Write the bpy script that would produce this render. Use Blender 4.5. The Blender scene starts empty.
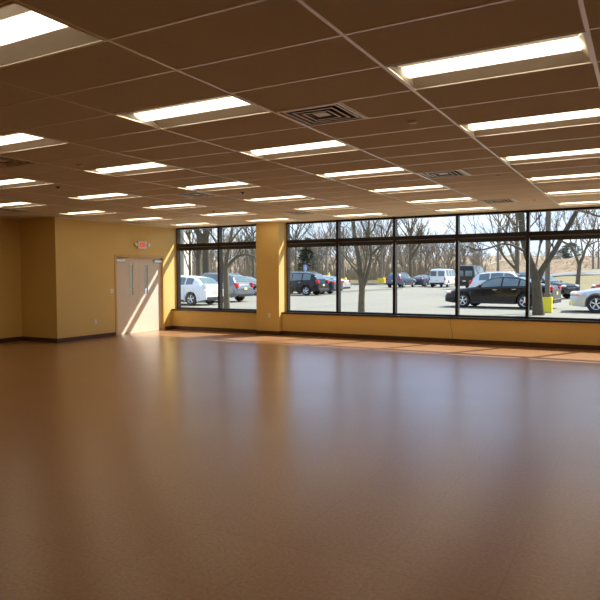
import bpy, bmesh, math, random
from mathutils import Vector, Matrix
import numpy as np

scene = bpy.context.scene
COL = scene.collection
PI = math.pi

# ---------------------------------------------------------------- camera, sky, sun, exposure
CAM_H = 1.58
F_PX, YAW, PITCH, ROLL = 620.4, -0.50685, -0.0415, -0.0049
cd = bpy.data.cameras.new('camera')
cd.sensor_fit = 'HORIZONTAL'; cd.sensor_width = 36.0
cd.lens = 36.0 * F_PX / 600.0
cd.clip_start = 0.05; cd.clip_end = 1500
cam = bpy.data.objects.new('camera', cd); COL.objects.link(cam)
_f = Vector((math.sin(YAW) * math.cos(PITCH), math.cos(YAW) * math.cos(PITCH), math.sin(PITCH)))
_r = Vector((math.cos(YAW), -math.sin(YAW), 0)); _u = _r.cross(_f)
_r2 = math.cos(ROLL) * _r + math.sin(ROLL) * _u; _u2 = -math.sin(ROLL) * _r + math.cos(ROLL) * _u
cam.matrix_world = Matrix(((_r2.x, _u2.x, -_f.x, 0), (_r2.y, _u2.y, -_f.y, 0), (_r2.z, _u2.z, -_f.z, CAM_H), (0, 0, 0, 1)))
scene.camera = cam

SKY_STRENGTH = 1.55
SUN_STRENGTH = 12.0
LAMP_STRENGTH = 4.0
scene.view_settings.view_transform = 'Standard'
scene.view_settings.look = 'None'
scene.view_settings.gamma = 1.0
scene.view_settings.exposure = 0.0
scene.view_settings.use_curve_mapping = False
scene.cycles.sample_clamp_indirect = 4.0

world = bpy.data.worlds.new('sky'); scene.world = world
world.use_nodes = True
wn, wl = world.node_tree.nodes, world.node_tree.links
wn.clear()
w_out = wn.new('ShaderNodeOutputWorld'); w_bg = wn.new('ShaderNodeBackground')
w_tc = wn.new('ShaderNodeTexCoord'); w_sep = wn.new('ShaderNodeSeparateXYZ')
w_ramp = wn.new('ShaderNodeValToRGB')
w_ramp.color_ramp.elements[0].position = 0.0; w_ramp.color_ramp.elements[0].color = (0.80, 0.90, 1.0, 1)
w_ramp.color_ramp.elements[1].position = 0.24; w_ramp.color_ramp.elements[1].color = (0.36, 0.58, 1.0, 1)
w_map = wn.new('ShaderNodeMapping'); w_map.inputs['Scale'].default_value = (1, 1, 2.6)
w_noise = wn.new('ShaderNodeTexNoise'); w_noise.inputs['Scale'].default_value = 5.0; w_noise.inputs['Detail'].default_value = 6.0
w_cr = wn.new('ShaderNodeValToRGB')
w_cr.color_ramp.elements[0].position = 0.44; w_cr.color_ramp.elements[0].color = (0, 0, 0, 1)
w_cr.color_ramp.elements[1].position = 0.70; w_cr.color_ramp.elements[1].color = (1, 1, 1, 1)
w_mix = wn.new('ShaderNodeMix'); w_mix.data_type = 'RGBA'
w_mix.inputs['B'].default_value = (1.05, 1.07, 1.10, 1)
wl.new(w_tc.outputs['Generated'], w_sep.inputs[0]); wl.new(w_sep.outputs['Z'], w_ramp.inputs['Fac'])
wl.new(w_tc.outputs['Generated'], w_map.inputs['Vector']); wl.new(w_map.outputs[0], w_noise.inputs['Vector'])
wl.new(w_noise.outputs['Fac'], w_cr.inputs['Fac']); wl.new(w_cr.outputs['Color'], w_mix.inputs['Factor'])
wl.new(w_ramp.outputs['Color'], w_mix.inputs['A']); wl.new(w_mix.outputs['Result'], w_bg.inputs['Color'])
w_bg.inputs['Strength'].default_value = SKY_STRENGTH
wl.new(w_bg.outputs[0], w_out.inputs['Surface'])

sd = bpy.data.lights.new('sun', 'SUN'); sd.energy = SUN_STRENGTH; sd.angle = math.radians(0.6); sd.color = (1.0, 0.94, 0.82)
sun = bpy.data.objects.new('sun', sd); COL.objects.link(sun)
sun.rotation_euler = Vector((-0.56, -1.0, -1.2)).to_track_quat('-Z', 'Y').to_euler()
sun.location = (10, 40, 40)

# ---------------------------------------------------------------- materials
MATS = {}

def mat(name, color, rough=0.6, metal=0.0, spec=0.5, noise=None, bump=None, emit=None, coat=0.0):
    """noise=(scale, amount[, second colour]); bump=(scale, strength)."""
    if name in MATS: return MATS[name]
    m = bpy.data.materials.new(name); m.use_nodes = True
    n, l = m.node_tree.nodes, m.node_tree.links
    b = n['Principled BSDF']
    b.inputs['Base Color'].default_value = (*color, 1); b.inputs['Roughness'].default_value = rough
    b.inputs['Metallic'].default_value = metal; b.inputs['Specular IOR Level'].default_value = spec
    b.inputs['Coat Weight'].default_value = coat
    geo = n.new('ShaderNodeNewGeometry')
    if noise:
        t = n.new('ShaderNodeTexNoise'); t.inputs['Scale'].default_value = noise[0]; t.inputs['Detail'].default_value = 5
        l.new(geo.outputs['Position'], t.inputs['Vector'])
        r = n.new('ShaderNodeValToRGB'); r.color_ramp.elements[0].position = 0.3; r.color_ramp.elements[1].position = 0.7
        c2 = noise[2] if len(noise) > 2 else tuple(c * (1 - noise[1]) for c in color)
        r.color_ramp.elements[0].color = (*c2, 1); r.color_ramp.elements[1].color = (*color, 1)
        l.new(t.outputs['Fac'], r.inputs['Fac']); l.new(r.outputs['Color'], b.inputs['Base Color'])
    if bump:
        t = n.new('ShaderNodeTexNoise'); t.inputs['Scale'].default_value = bump[0]; t.inputs['Detail'].default_value = 3
        l.new(geo.outputs['Position'], t.inputs['Vector'])
        bp = n.new('ShaderNodeBump'); bp.inputs['Strength'].default_value = bump[1]; bp.inputs['Distance'].default_value = 0.02
        l.new(t.outputs['Fac'], bp.inputs['Height']); l.new(bp.outputs['Normal'], b.inputs['Normal'])
    if emit:
        b.inputs['Emission Color'].default_value = (*emit[0], 1); b.inputs['Emission Strength'].default_value = emit[1]
    MATS[name] = m
    return m

WALL = mat('yellow_wall_paint', (0.79, 0.575, 0.20), 0.55, noise=(1.3, 0.05), bump=(180, 0.03))
BASE = mat('brown_vinyl_base', (0.085, 0.035, 0.015), 0.4)
FRAME = mat('dark_bronze_aluminium', (0.022, 0.016, 0.012), 0.35, 0.3)
SILL = mat('dark_sill', (0.03, 0.024, 0.02), 0.18)
TEE = mat('ceiling_tee_metal', (0.90, 0.87, 0.80), 0.32, 0.65)
TILE = mat('ceiling_tile', (0.78, 0.70, 0.51), 0.9, noise=(160, 0.12), bump=(220, 0.25))
WHITE = mat('white_enamel', (0.80, 0.77, 0.70), 0.4)
REFL = mat('troffer_reflector', (0.92, 0.88, 0.78), 0.5)
DOORP = mat('beige_door_paint', (0.76, 0.68, 0.58), 0.45)
DFRAME = mat('ochre_door_frame', (0.70, 0.46, 0.14), 0.45)
STEEL = mat('brushed_steel', (0.62, 0.62, 0.60), 0.3, 0.9)
PLASTIC = mat('white_plastic', (0.88, 0.86, 0.80), 0.4)
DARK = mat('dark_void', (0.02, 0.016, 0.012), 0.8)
VENT_SHADED = mat('vent_blade_shaded', (0.22, 0.18, 0.14), 0.5)  # same paint as the vent, with the shade between louvres darkened into the colour
VENT = mat('vent_metal', (0.85, 0.80, 0.70), 0.35, 0.4)
BLACK = mat('black_rubber', (0.012, 0.012, 0.013), 0.7)
LENS = mat('lamp_lens', (0.9, 0.88, 0.8), 0.5, emit=((1.0, 0.83, 0.58), LAMP_STRENGTH))
CARGLASS = mat('tinted_car_glass', (0.10, 0.145, 0.16), 0.04, 0.0, 0.9)
CHROME = mat('bright_alloy', (0.72, 0.73, 0.75), 0.25, 0.8)
TAIL = mat('red_tail_lens', (0.55, 0.02, 0.02), 0.15)
HEAD = mat('clear_head_lens', (0.75, 0.78, 0.80), 0.08)
AMBER = mat('amber_lens', (0.75, 0.22, 0.03), 0.15)
PLATE = mat('pale_plate', (0.70, 0.62, 0.30), 0.5)
TRIMB = mat('black_car_trim', (0.02, 0.02, 0.022), 0.5)
ASPHALT = mat('sunbleached_asphalt', (0.205, 0.198, 0.168), 0.9, noise=(0.35, 0.12), bump=(60, 0.2))
CONC = mat('concrete', (0.30, 0.285, 0.25), 0.85, noise=(3, 0.12))
GRASS = mat('dormant_grass', (0.19, 0.165, 0.065), 0.95, noise=(0.6, 0.3, (0.15, 0.12, 0.055)), bump=(8, 0.5))
DRYHILL = mat('dry_brown_grass', (0.25, 0.175, 0.105), 0.95, noise=(0.45, 0.3, (0.16, 0.11, 0.065)), bump=(3, 0.6))
MULCH = mat('brown_mulch', (0.12, 0.065, 0.04), 0.95, noise=(12, 0.4))
BARK = mat('grey_bark', (0.105, 0.085, 0.055), 0.95, noise=(9, 0.4), bump=(30, 0.6))
BARK2 = mat('pale_bark', (0.15, 0.125, 0.08), 0.95, noise=(9, 0.35), bump=(30, 0.6))
WOODS = mat('woodland_bark', (0.25, 0.205, 0.155), 0.95, noise=(0.7, 0.25))
SCRUB = mat('dry_undergrowth', (0.33, 0.26, 0.18), 0.95, noise=(0.8, 0.35))
NEEDLE = mat('evergreen_needles', (0.075, 0.095, 0.06), 0.9, noise=(2.5, 0.5))
YELLOW = mat('safety_yellow', (0.80, 0.68, 0.035), 0.6)
POLE = mat('bronze_pole', (0.17, 0.14, 0.11), 0.5)
ROADM = mat('pale_road', (0.19, 0.19, 0.18), 0.9, noise=(0.4, 0.1))
CREAM = mat('cream_stucco', (0.34, 0.29, 0.20), 0.8)
PALE_FACADE = mat('pale_facade', (0.6, 0.585, 0.54), 0.6)
BLUE_SIGN = mat('blue_sign_face', (0.18, 0.30, 0.55), 0.5)
SIGNW = mat('sign_white', (0.8, 0.8, 0.8), 0.5)
REDTXT = mat('exit_red', (0.75, 0.05, 0.03), 0.4, emit=((1.0, 0.08, 0.05), 0.35))
EXITFACE = mat('exit_face', (0.85, 0.55, 0.50), 0.4, emit=((1.0, 0.35, 0.28), 0.25))
BLINDM = mat('blind_fabric', (0.018, 0.014, 0.011), 0.6)
TUBEM = mat('blind_roller_metal', (0.07, 0.062, 0.055), 0.35, 0.4)

def floor_material():
    m = bpy.data.materials.new('terracotta_vinyl_tile'); m.use_nodes = True
    n, l = m.node_tree.nodes, m.node_tree.links; b = n['Principled BSDF']
    g = n.new('ShaderNodeNewGeometry')
    br = n.new('ShaderNodeTexBrick'); br.offset = 0.0; br.squash = 1.0
    br.inputs['Scale'].default_value = 1.0
    br.inputs['Brick Width'].default_value = 0.61; br.inputs['Row Height'].default_value = 0.61
    br.inputs['Mortar Size'].default_value = 0.003; br.inputs['Mortar Smooth'].default_value = 0.3; br.inputs['Bias'].default_value = 0
    br.inputs['Color1'].default_value = (0.43, 0.228, 0.112, 1); br.inputs['Color2'].default_value = (0.41, 0.214, 0.104, 1)
    br.inputs['Mortar'].default_value = (0.33, 0.17, 0.085, 1)
    l.new(g.outputs['Position'], br.inputs['Vector'])
    t = n.new('ShaderNodeTexNoise'); t.inputs['Scale'].default_value = 45; t.inputs['Detail'].default_value = 6
    l.new(g.outputs['Position'], t.inputs['Vector'])
    rr = n.new('ShaderNodeValToRGB'); rr.color_ramp.elements[0].position = 0.35; rr.color_ramp.elements[0].color = (0.80, 0.78, 0.76, 1)
    rr.color_ramp.elements[1].position = 0.65; rr.color_ramp.elements[1].color = (1.08, 1.06, 1.04, 1)
    l.new(t.outputs['Fac'], rr.inputs['Fac'])
    mx = n.new('ShaderNodeMix'); mx.data_type = 'RGBA'; mx.blend_type = 'MULTIPLY'; mx.inputs['Factor'].default_value = 1.0
    l.new(br.outputs['Color'], mx.inputs['A']); l.new(rr.outputs['Color'], mx.inputs['B'])
    l.new(mx.outputs['Result'], b.inputs['Base Color'])
    t2 = n.new('ShaderNodeTexNoise'); t2.inputs['Scale'].default_value = 1.1; t2.inputs['Detail'].default_value = 4
    l.new(g.outputs['Position'], t2.inputs['Vector'])
    mr = n.new('ShaderNodeMapRange'); mr.inputs['From Min'].default_value = 0.3; mr.inputs['From Max'].default_value = 0.7
    mr.inputs['To Min'].default_value = 0.282; mr.inputs['To Max'].default_value = 0.33
    l.new(t2.outputs['Fac'], mr.inputs['Value']); l.new(mr.outputs[0], b.inputs['Roughness'])
    bt = n.new('ShaderNodeTexNoise'); bt.inputs['Scale'].default_value = 1.6; bt.inputs['Detail'].default_value = 2
    l.new(g.outputs['Position'], bt.inputs['Vector'])
    bp = n.new('ShaderNodeBump'); bp.inputs['Strength'].default_value = 0.22; bp.inputs['Distance'].default_value = 0.012
    l.new(bt.outputs['Fac'], bp.inputs['Height']); l.new(bp.outputs['Normal'], b.inputs['Normal'])
    b.inputs['Specular IOR Level'].default_value = 0.42
    b.inputs['Coat Weight'].default_value = 1.0; b.inputs['Coat IOR'].default_value = 1.33; b.inputs['Coat Roughness'].default_value = 0.28
    return m
FLOOR = floor_material()

def glass_material():
    m = bpy.data.materials.new('clear_window_glass'); m.use_nodes = True
    n, l = m.node_tree.nodes, m.node_tree.links
    n.remove(n['Principled BSDF'])
    tr = n.new('ShaderNodeBsdfTransparent'); tr.inputs[0].default_value = (0.95, 0.965, 0.96, 1)
    gl = n.new('ShaderNodeBsdfGlossy'); gl.inputs['Roughness'].default_value = 0.01
    lw = n.new('ShaderNodeLayerWeight'); lw.inputs['Blend'].default_value = 0.5
    pw = n.new('ShaderNodeMath'); pw.operation = 'POWER'; pw.inputs[1].default_value = 4.0
    fr = n.new('ShaderNodeMath'); fr.operation = 'MULTIPLY_ADD'; fr.inputs[1].default_value = 0.7; fr.inputs[2].default_value = 0.02
    l.new(lw.outputs['Facing'], pw.inputs[0]); l.new(pw.outputs[0], fr.inputs[0])
    mx = n.new('ShaderNodeMixShader')
    l.new(fr.outputs[0], mx.inputs[0]); l.new(tr.outputs[0], mx.inputs[1]); l.new(gl.outputs[0], mx.inputs[2])
    l.new(mx.outputs[0], n['Material Output'].inputs['Surface'])
    return m
GLASS = glass_material()

def paint(name, color, metallic=0.25, rough=0.22):
    return mat('paint_' + name, color, rough, metallic, 0.5, coat=0.6)

# ---------------------------------------------------------------- mesh helpers
class MB:
    def __init__(s): s.v = []; s.f = []
    def add(s, vs, fs):
        o = len(s.v); s.v += [tuple(p) for p in vs]; s.f += [tuple(i + o for i in f) for f in fs]; return s
    def box(s, x0, x1, y0, y1, z0, z1):
        if x0 > x1: x0, x1 = x1, x0
        if y0 > y1: y0, y1 = y1, y0
        vs = [(x0, y0, z0), (x1, y0, z0), (x1, y1, z0), (x0, y1, z0), (x0, y0, z1), (x1, y0, z1), (x1, y1, z1), (x0, y1, z1)]
        return s.add(vs, [(0, 3, 2, 1), (4, 5, 6, 7), (0, 1, 5, 4), (1, 2, 6, 5), (2, 3, 7, 6), (3, 0, 4, 7)])
    def rbox(s, x0, x1, y0, y1, z0, z1, r=0.01):
        bm = bmesh.new(); bmesh.ops.create_cube(bm, size=1)
        for v in bm.verts:
            v.co = ((x0 + x1) / 2 + v.co.x * abs(x1 - x0), (y0 + y1) / 2 + v.co.y * abs(y1 - y0), (z0 + z1) / 2 + v.co.z * abs(z1 - z0))
        bmesh.ops.bevel(bm, geom=bm.edges[:], offset=r, segments=2, affect='EDGES', profile=0.5)
        bm.verts.index_update()
        s.add([v.co[:] for v in bm.verts], [[v.index for v in f.verts] for f in bm.faces]); bm.free(); return s
    def ball(s, c, r, nu=12, nv=8, rot=0.0):
        vs = []; fs = []
        ca, sa = math.cos(rot), math.sin(rot)
        for j in range(nv + 1):
            th = PI * j / nv
            for i in range(nu):
                ph = 2 * PI * i / nu
                x, y, z = r[0] * math.sin(th) * math.cos(ph), r[1] * math.sin(th) * math.sin(ph), r[2] * math.cos(th)
                vs.append((c[0] + x * ca - y * sa, c[1] + x * sa + y * ca, c[2] + z))
        for j in range(nv):
            for i in range(nu):
                a, b = j * nu + i, j * nu + (i + 1) % nu
                fs.append((a, a + nu, b + nu, b))
        return s.add(vs, fs)
    def tube(s, pts, rad, n=6, cap=True):
        pts = [Vector(p) for p in pts]
        if not hasattr(rad, '__len__'): rad = [rad] * len(pts)
        vs = []; fs = []
        d0 = (pts[1] - pts[0]).normalized()
        ref = Vector((1, 0, 0)) if abs(d0.x) < 0.8 else Vector((0, 1, 0))
        u = d0.cross(ref).normalized()
        for k, p in enumerate(pts):
            d = (pts[min(k + 1, len(pts) - 1)] - pts[max(k - 1, 0)]).normalized()
            u = (u - d * u.dot(d))
            u = u.normalized() if u.length > 1e-6 else d.orthogonal().normalized()
            w = d.cross(u)
            for i in range(n):
                a = 2 * PI * i / n
                vs.append(p + (u * math.cos(a) + w * math.sin(a)) * rad[k])
        for k in range(len(pts) - 1):
            for i in range(n):
                a, b = k * n + i, k * n + (i + 1) % n
                fs.append((a, b, b + n, a + n))
        if cap:
            fs.append(tuple(range(n - 1, -1, -1))); fs.append(tuple(range((len(pts) - 1) * n, len(pts) * n)))
        return s.add(vs, fs)
    def lathe(s, prof, axis='Y', n=24, c=(0, 0, 0)):
        """prof: (offset along the axis, radius)."""
        vs = []; fs = []
        for (h, r) in prof:
            for i in range(n):
                a = 2 * PI * i / n; p, q = r * math.cos(a), r * math.sin(a)
                vs.append({'Y': (c[0] + p, c[1] + h, c[2] + q), 'Z': (c[0] + p, c[1] + q, c[2] + h), 'X': (c[0] + h, c[1] + p, c[2] + q)}[axis])
        for k in range(len(prof) - 1):
            for i in range(n):
                a, b = k * n + i, k * n + (i + 1) % n
                fs.append((a, a + n, b + n, b))
        return s.add(vs, fs)
    def grid(s, rows):
        nc = len(rows[0]); vs = [p for r in rows for p in r]
        fs = [(j * nc + i, j * nc + i + 1, (j + 1) * nc + i + 1, (j + 1) * nc + i) for j in range(len(rows) - 1) for i in range(nc - 1)]
        return s.add(vs, fs)
    def prism(s, poly, z0, z1):
        n = len(poly); vs = [(x, y, z0) for x, y in poly] + [(x, y, z1) for x, y in poly]
        fs = [tuple(range(n - 1, -1, -1)), tuple(range(n, 2 * n))] + [(i, (i + 1) % n, (i + 1) % n + n, i + n) for i in range(n)]
        return s.add(vs, fs)
    def build(s, name, material, parent=None, loc=(0, 0, 0), smooth=False, angle=35, fix=True):
        me = bpy.data.meshes.new(name); me.from_pydata(s.v, [], s.f); me.validate()
        if fix:
            bm = bmesh.new(); bm.from_mesh(me); bmesh.ops.recalc_face_normals(bm, faces=bm.faces); bm.to_mesh(me); bm.free()
        me.materials.append(material)
        if smooth:
            me.polygons.foreach_set('use_smooth', [True] * len(me.polygons)); me.set_sharp_from_angle(angle=math.radians(angle))
        o = bpy.data.objects.new(name, me); COL.objects.link(o); o.location = loc
        if parent: o.parent = parent
        return o

def tag(o, label=None, cat=None, group=None, kind=None):
    if label: o['label'] = label
    if cat: o['category'] = cat
    if group: o['group'] = group
    if kind: o['kind'] = kind
    return o

def empty(name, loc=(0, 0, 0), rz=0.0):
    o = bpy.data.objects.new(name, None); COL.objects.link(o)
    o.location = loc; o.rotation_euler = (0, 0, rz); o.empty_display_size = 0.2
    return o

def copy_tree(o, parent=None):
    c = o.copy(); COL.objects.link(c)
    if parent: c.parent = parent
    for ch in list(o.children): copy_tree(ch, c)
    return c

def struct(o): o['kind'] = 'structure'; return o

def ray(px, py):
    return _f + _r2 * ((px - 300) / F_PX) - _u2 * ((py - 300) / F_PX)
def at_y(px, py, Y):
    d = ray(px, py); k = Y / d.y; return Vector((d.x * k, Y, CAM_H + d.z * k))
def on_ground(px, py):
    d = ray(px, py); k = -CAM_H / d.z; return Vector((d.x * k, d.y * k, 0))

# ---------------------------------------------------------------- room
OX, OY, CH = -1.5218, 3.2653, 2.937          # ceiling grid origin and height
TX, TY = 1.2192, 0.6096
YW, YG = 13.95, 14.20                          # inner wall face, window plane
XL, XL2, YJ = -12.0, -13.25, 9.9               # door wall, recessed wall, jog
XR, YB = 6.0, -2.6
HEAD_Z = 2.937
SILL_Z = 0.60
PX0, PX1, PYF = -8.98, -8.28, 13.79            # pillar

struct(MB().box(XL2 - 0.2, XR + 0.2, YB - 0.2, YG + 0.12, -0.15, 0).build('floor', FLOOR))
wall = MB()
D0, D1, DH = 11.79, 13.565, 2.06                # door opening
wall.box(XL - 0.2, XL, YJ, D0 - 0.06, 0, 3.1); wall.box(XL - 0.2, XL, D1 + 0.06, YG + 0.12, 0, 3.1)
wall.box(XL - 0.2, XL, D0 - 0.06, D1 + 0.06, DH + 0.06, 3.1)
struct(wall.build('wall_left', WALL))
struct(MB().box(XL2 - 0.2, XL - 0.2, YJ, YJ + 0.2, 0, 3.1).build('wall_jog', WALL))
struct(MB().box(XL2 - 0.2, XL2, YB - 0.2, YJ, 0, 3.1).build('wall_recess', WALL))
struct(MB().box(XR, XR + 0.2, YB - 0.2, YG + 0.12, 0, 3.1).build('wall_right', WALL))
struct(MB().box(XL2, XR, YB - 0.2, YB, 0, 3.1).build('wall_back', WALL))
struct(MB().box(XL, PX0, YW, YG + 0.12, 0, SILL_Z - 0.05).box(PX1, XR, YW, YG + 0.12, 0, SILL_Z - 0.05).build('wall_front', WALL))
struct(MB().rbox(PX0, PX1, PYF, YG + 0.12, 0, 3.0, 0.008).build('wall_pillar', WALL))
# corridor seen through the door lites
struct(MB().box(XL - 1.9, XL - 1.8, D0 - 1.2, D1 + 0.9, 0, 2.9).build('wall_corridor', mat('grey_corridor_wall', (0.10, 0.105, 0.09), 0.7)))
# baseboards
struct(MB().box(XL, XL + 0.012, YJ - 0.012, D0 - 0.06, 0, 0.1).box(XL, XL + 0.012, D1 + 0.06, YW, 0, 0.1).build('baseboard_left', BASE))
struct(MB().box(XL2, XL, YJ - 0.012, YJ, 0, 0.1).build('baseboard_jog', BASE))
struct(MB().box(XL2, XL2 + 0.012, YB, YJ - 0.012, 0, 0.1).build('baseboard_recess', BASE))
struct(MB().box(XL + 0.012, PX0, YW - 0.012, YW, 0, 0.1).box(PX1, XR, YW - 0.012, YW, 0, 0.1).build('baseboard_front', BASE))
struct(MB().box(PX0 - 0.012, PX1 + 0.012, PYF - 0.012, PYF, 0, 0.1).box(PX0 - 0.012, PX0, PYF, YW - 0.012, 0, 0.1).box(PX1, PX1 + 0.012, PYF, YW - 0.012, 0, 0.1).build('baseboard_pillar', BASE))
# roof slab with the eave over the glass
struct(MB().box(XL2 - 0.3, XR + 0.3, YB - 0.3, YG + 0.27, 3.1, 3.5).box(XL - 0.2, XR + 0.2, YG + 0.05, YG + 0.27, 2.98, 3.1).build('roof', CREAM))

# ---------------------------------------------------------------- ceiling
LIGHT_COLS = [-8, -6, -4, -2, 0, 2]
LIGHT_ROWS = [-2, 1, 4, 7, 10, 13, 16]
DIFF = [(-0.75, 2), (-0.75, 8), (-0.75, 14), (-4.25, 2), (-4.25, 8), (-4.25, 14), (-8.25, 8), (-8.25, 14)]
def gx(i): return OX + i * TX
def gy(j): return OY + j * TY
holes_l = {(i, j) for i in LIGHT_COLS for j in LIGHT_ROWS}
holes_d = {(math.floor(i), j): i for i, j in DIFF}
tiles = MB(); tees = MB()
def tile(x0, x1, y0, y1):
    for (xa, ya, yb) in ((XL2, YB, YJ), (XL, YJ, YG + 0.12)):
        a, b, c, d = max(x0, xa), min(x1, XR), max(y0, ya), min(y1, yb)
        if b - a > 1e-3 and d - c > 1e-3: tiles.box(a, b, c, d, CH + 0.004, CH + 0.02)
for i in range(-10, 7):
    for j in range(-10, 18):
        if (i, j) in holes_l: continue
        x0, x1, y0, y1 = gx(i), gx(i + 1), gy(j), gy(j + 1)
        if (i, j) in holes_d:
            c = gx(holes_d[(i, j)])
            if c - x0 < 0.5: tile(x0 + 0.6096, x1, y0, y1)
            else: tile(x0, x1 - 0.6096, y0, y1)
            continue
        tile(x0, x1, y0, y1)
struct(tiles.build('ceiling', TILE))
W = 0.0105
def tee(x0, x1, y0, y1):
    for (xa, ya, yb) in ((XL2, YB, YJ), (XL, YJ, YG + 0.02)):
        a, b, c, d = max(x0, xa), min(x1, XR), max(y0, ya), min(y1, yb)
        if b - a > 1e-3 and d - c > 1e-3: tees.box(a, b, c, d, CH + 0.0012, CH + 0.0045)
for i in range(-10, 8): tee(gx(i) - W * 1.15, gx(i) + W * 1.15, YB, YG + 0.02)
for j in range(-10, 19):
    for i in range(-11, 7): tee(gx(i) + W * 1.15, gx(i + 1) - W * 1.15, gy(j) - W, gy(j) + W)
for (i, j) in DIFF:
    xm = gx(math.floor(i)) + 0.6096; tee(xm - W * 0.75, xm + W * 0.75, gy(j) + W, gy(j + 1) - W)
struct(tees.build('trim_1', TEE))
struct(MB().box(XL, XL + 0.022, YJ, YW, CH - 0.008, CH + 0.002).box(XL2, XL2 + 0.022, YB, YJ, CH - 0.008, CH + 0.002)
       .box(XL2, XL, YJ - 0.022, YJ, CH - 0.008, CH + 0.002).build('trim_2', TEE))

ORD = ['first', 'second', 'third', 'fourth', 'fifth', 'sixth', 'seventh']
def make_light():
    root = empty('ceiling_light')
    a, b = TX / 2 - 0.014, TY / 2 - 0.012        # opening half sizes
    la, lb, d = a - 0.05, 0.118, 0.038            # lens half sizes, recess depth
    o = [(-a, -b, 0), (a, -b, 0), (a, b, 0), (-a, b, 0)]
    fr = MB()                                     # rim round the opening
    fr.box(-a - 0.003, a + 0.003, -b - 0.003, -b + 0.009, -0.004, 0.006).box(-a - 0.003, a + 0.003, b - 0.009, b + 0.003, -0.004, 0.006)
    fr.box(-a - 0.003, -a + 0.009, -b + 0.009, b - 0.009, -0.004, 0.006).box(a - 0.009, a + 0.003, -b + 0.009, b - 0.009, -0.004, 0.006)
    fr.build('frame', TEE, root)
    rf = MB()                                     # sloped, slightly curved side reflectors and end plates
    def strip(y0, y1):
        rows = []
        for k in range(7):
            t = k / 6; y = y0 + (y1 - y0) * t; z = 0.001 + d * math.sin(t * PI / 2)
            e = a - 0.004 - (0.046) * t
            rows.append([(-e, y, z), (e, y, z)])
        rf.grid(rows)
    strip(-b + 0.006, -lb); strip(b - 0.006, lb)
    for sx in (-1, 1):
        rf.add([(sx * (a - 0.004), -b + 0.006, 0.001), (sx * (a - 0.004), b - 0.006, 0.001), (sx * la, lb, d), (sx * la, -lb, d)], [(0, 1, 2, 3)])
    rf.box(-a, a, -b, b, d + 0.028, d + 0.04)
    rf.build('reflector', REFL, root, smooth=True, angle=50, fix=False)
    ln = MB(); rows = []
    for k in range(11):                           # lens bowed down towards the room
        t = k / 10; y = -lb + 2 * lb * t; z = d - (d - 0.004) * math.sin(PI * t)
        rows.append([(-la, y, z), (la, y, z)])
    ln.grid(rows)
    for sx in (-1, 1):
        pts = [(sx * la, -lb + 2 * lb * k / 10, d - (d - 0.004) * math.sin(PI * k / 10)) for k in range(11)]
        ln.add(pts, [tuple(range(11))])
    ln.build('lens', LENS, root, smooth=True, angle=60)
    return root
lamp0 = make_light(); used = False
for ci, i in enumerate(LIGHT_COLS):
    for ri, j in enumerate(LIGHT_ROWS):
        if i <= -8 and gy(j) < 2: continue
        o = lamp0 if not used else copy_tree(lamp0); used = True
        o.location = (gx(i) + TX / 2, gy(j) + TY / 2, CH)
        tag(o, 'lit recessed ceiling light, %s from windows, %s row from the door wall' % (ORD[6 - ri], ORD[ci]), 'ceiling light', 'recessed ceiling lights')

def make_diffuser():
    root = empty('air_diffuser'); h = TX / 4 - 0.008
    MB().box(-h, h, -h, -h + 0.03, -0.004, 0.012).box(-h, h, h - 0.03, h, -0.004, 0.012).box(-h, -h + 0.03, -h + 0.03, h - 0.03, -0.004, 0.012).box(h - 0.03, h, -h + 0.03, h - 0.03, -0.004, 0.012).build('frame', VENT, root)
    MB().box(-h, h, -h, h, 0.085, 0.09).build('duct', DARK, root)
    for k, (s, z) in enumerate(((0.235, 0.004), (0.175, 0.002), (0.115, 0.0))):
        q = s - 0.042; m = MB()                  # a square louvre cone: outer edge low, inner edge high
        lo = [(-s, -s, z), (s, -s, z), (s, s, z), (-s, s, z)]; hi = [(-q, -q, z + 0.05), (q, -q, z + 0.05), (q, q, z + 0.05), (-q, q, z + 0.05)]
        lo2 = [(x, y, zz + 0.004) for x, y, zz in lo]; hi2 = [(x, y, zz + 0.004) for x, y, zz in hi]
        vs = lo + hi + lo2 + hi2
        fs = []
        for e in range(4):
            f = (e + 1) % 4
            fs += [(e, f, 4 + f, 4 + e), (8 + e, 12 + e, 12 + f, 8 + f), (e, 8 + e, 8 + f, f), (4 + e, 4 + f, 12 + f, 12 + e)]
        lv = m.add(vs, fs).build('louver', VENT_SHADED, root); w = s + 0.012
        m = MB(); m.box(-w, w, -w, -s + .004, z - .003, z).box(-w, w, s - .004, w, z - .003, z).box(-w, -s + .004, -s, s, z - .003, z).box(s - .004, w, -s, s, z - .003, z)
        m.build('louver_edge', VENT, lv)
    MB().box(-0.06, 0.06, -0.06, 0.06, 0.006, 0.012).build('center_plate', VENT, root)
    return root
DLAB = {(-0.75, 2): 'square louvred air diffuser nearest the camera, beside the white disc sprinkler cover',
        (-0.75, 8): 'square louvred air diffuser halfway to the windows, right of the pillar line',
        (-0.75, 14): 'square louvred air diffuser close to the windows, over the black sedan bay',
        (-4.25, 2): 'square louvred air diffuser cut by the left edge of the photo, nearer one',
        (-4.25, 8): 'square louvred air diffuser in mid ceiling, in line with the left window',
        (-4.25, 14): 'square louvred air diffuser close to the windows, just right of the pillar',
        (-8.25, 8): 'square louvred air diffuser by the recessed corner, beyond the left-edge lights',
        (-8.25, 14): 'square louvred air diffuser above the double doors, by the door wall'}
d0 = make_diffuser()
for k, (i, j) in enumerate(DIFF):
    o = d0 if k == 0 else copy_tree(d0)
    left = i - math.floor(i) < 0.5
    xx = gx(math.floor(i)) + (0.3048 if left else TX - 0.3048)
    o.location = (xx, gy(j) + TY / 2, CH)
    tag(o, DLAB[(i, j)], 'air vent', 'ceiling air diffusers')

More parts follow.
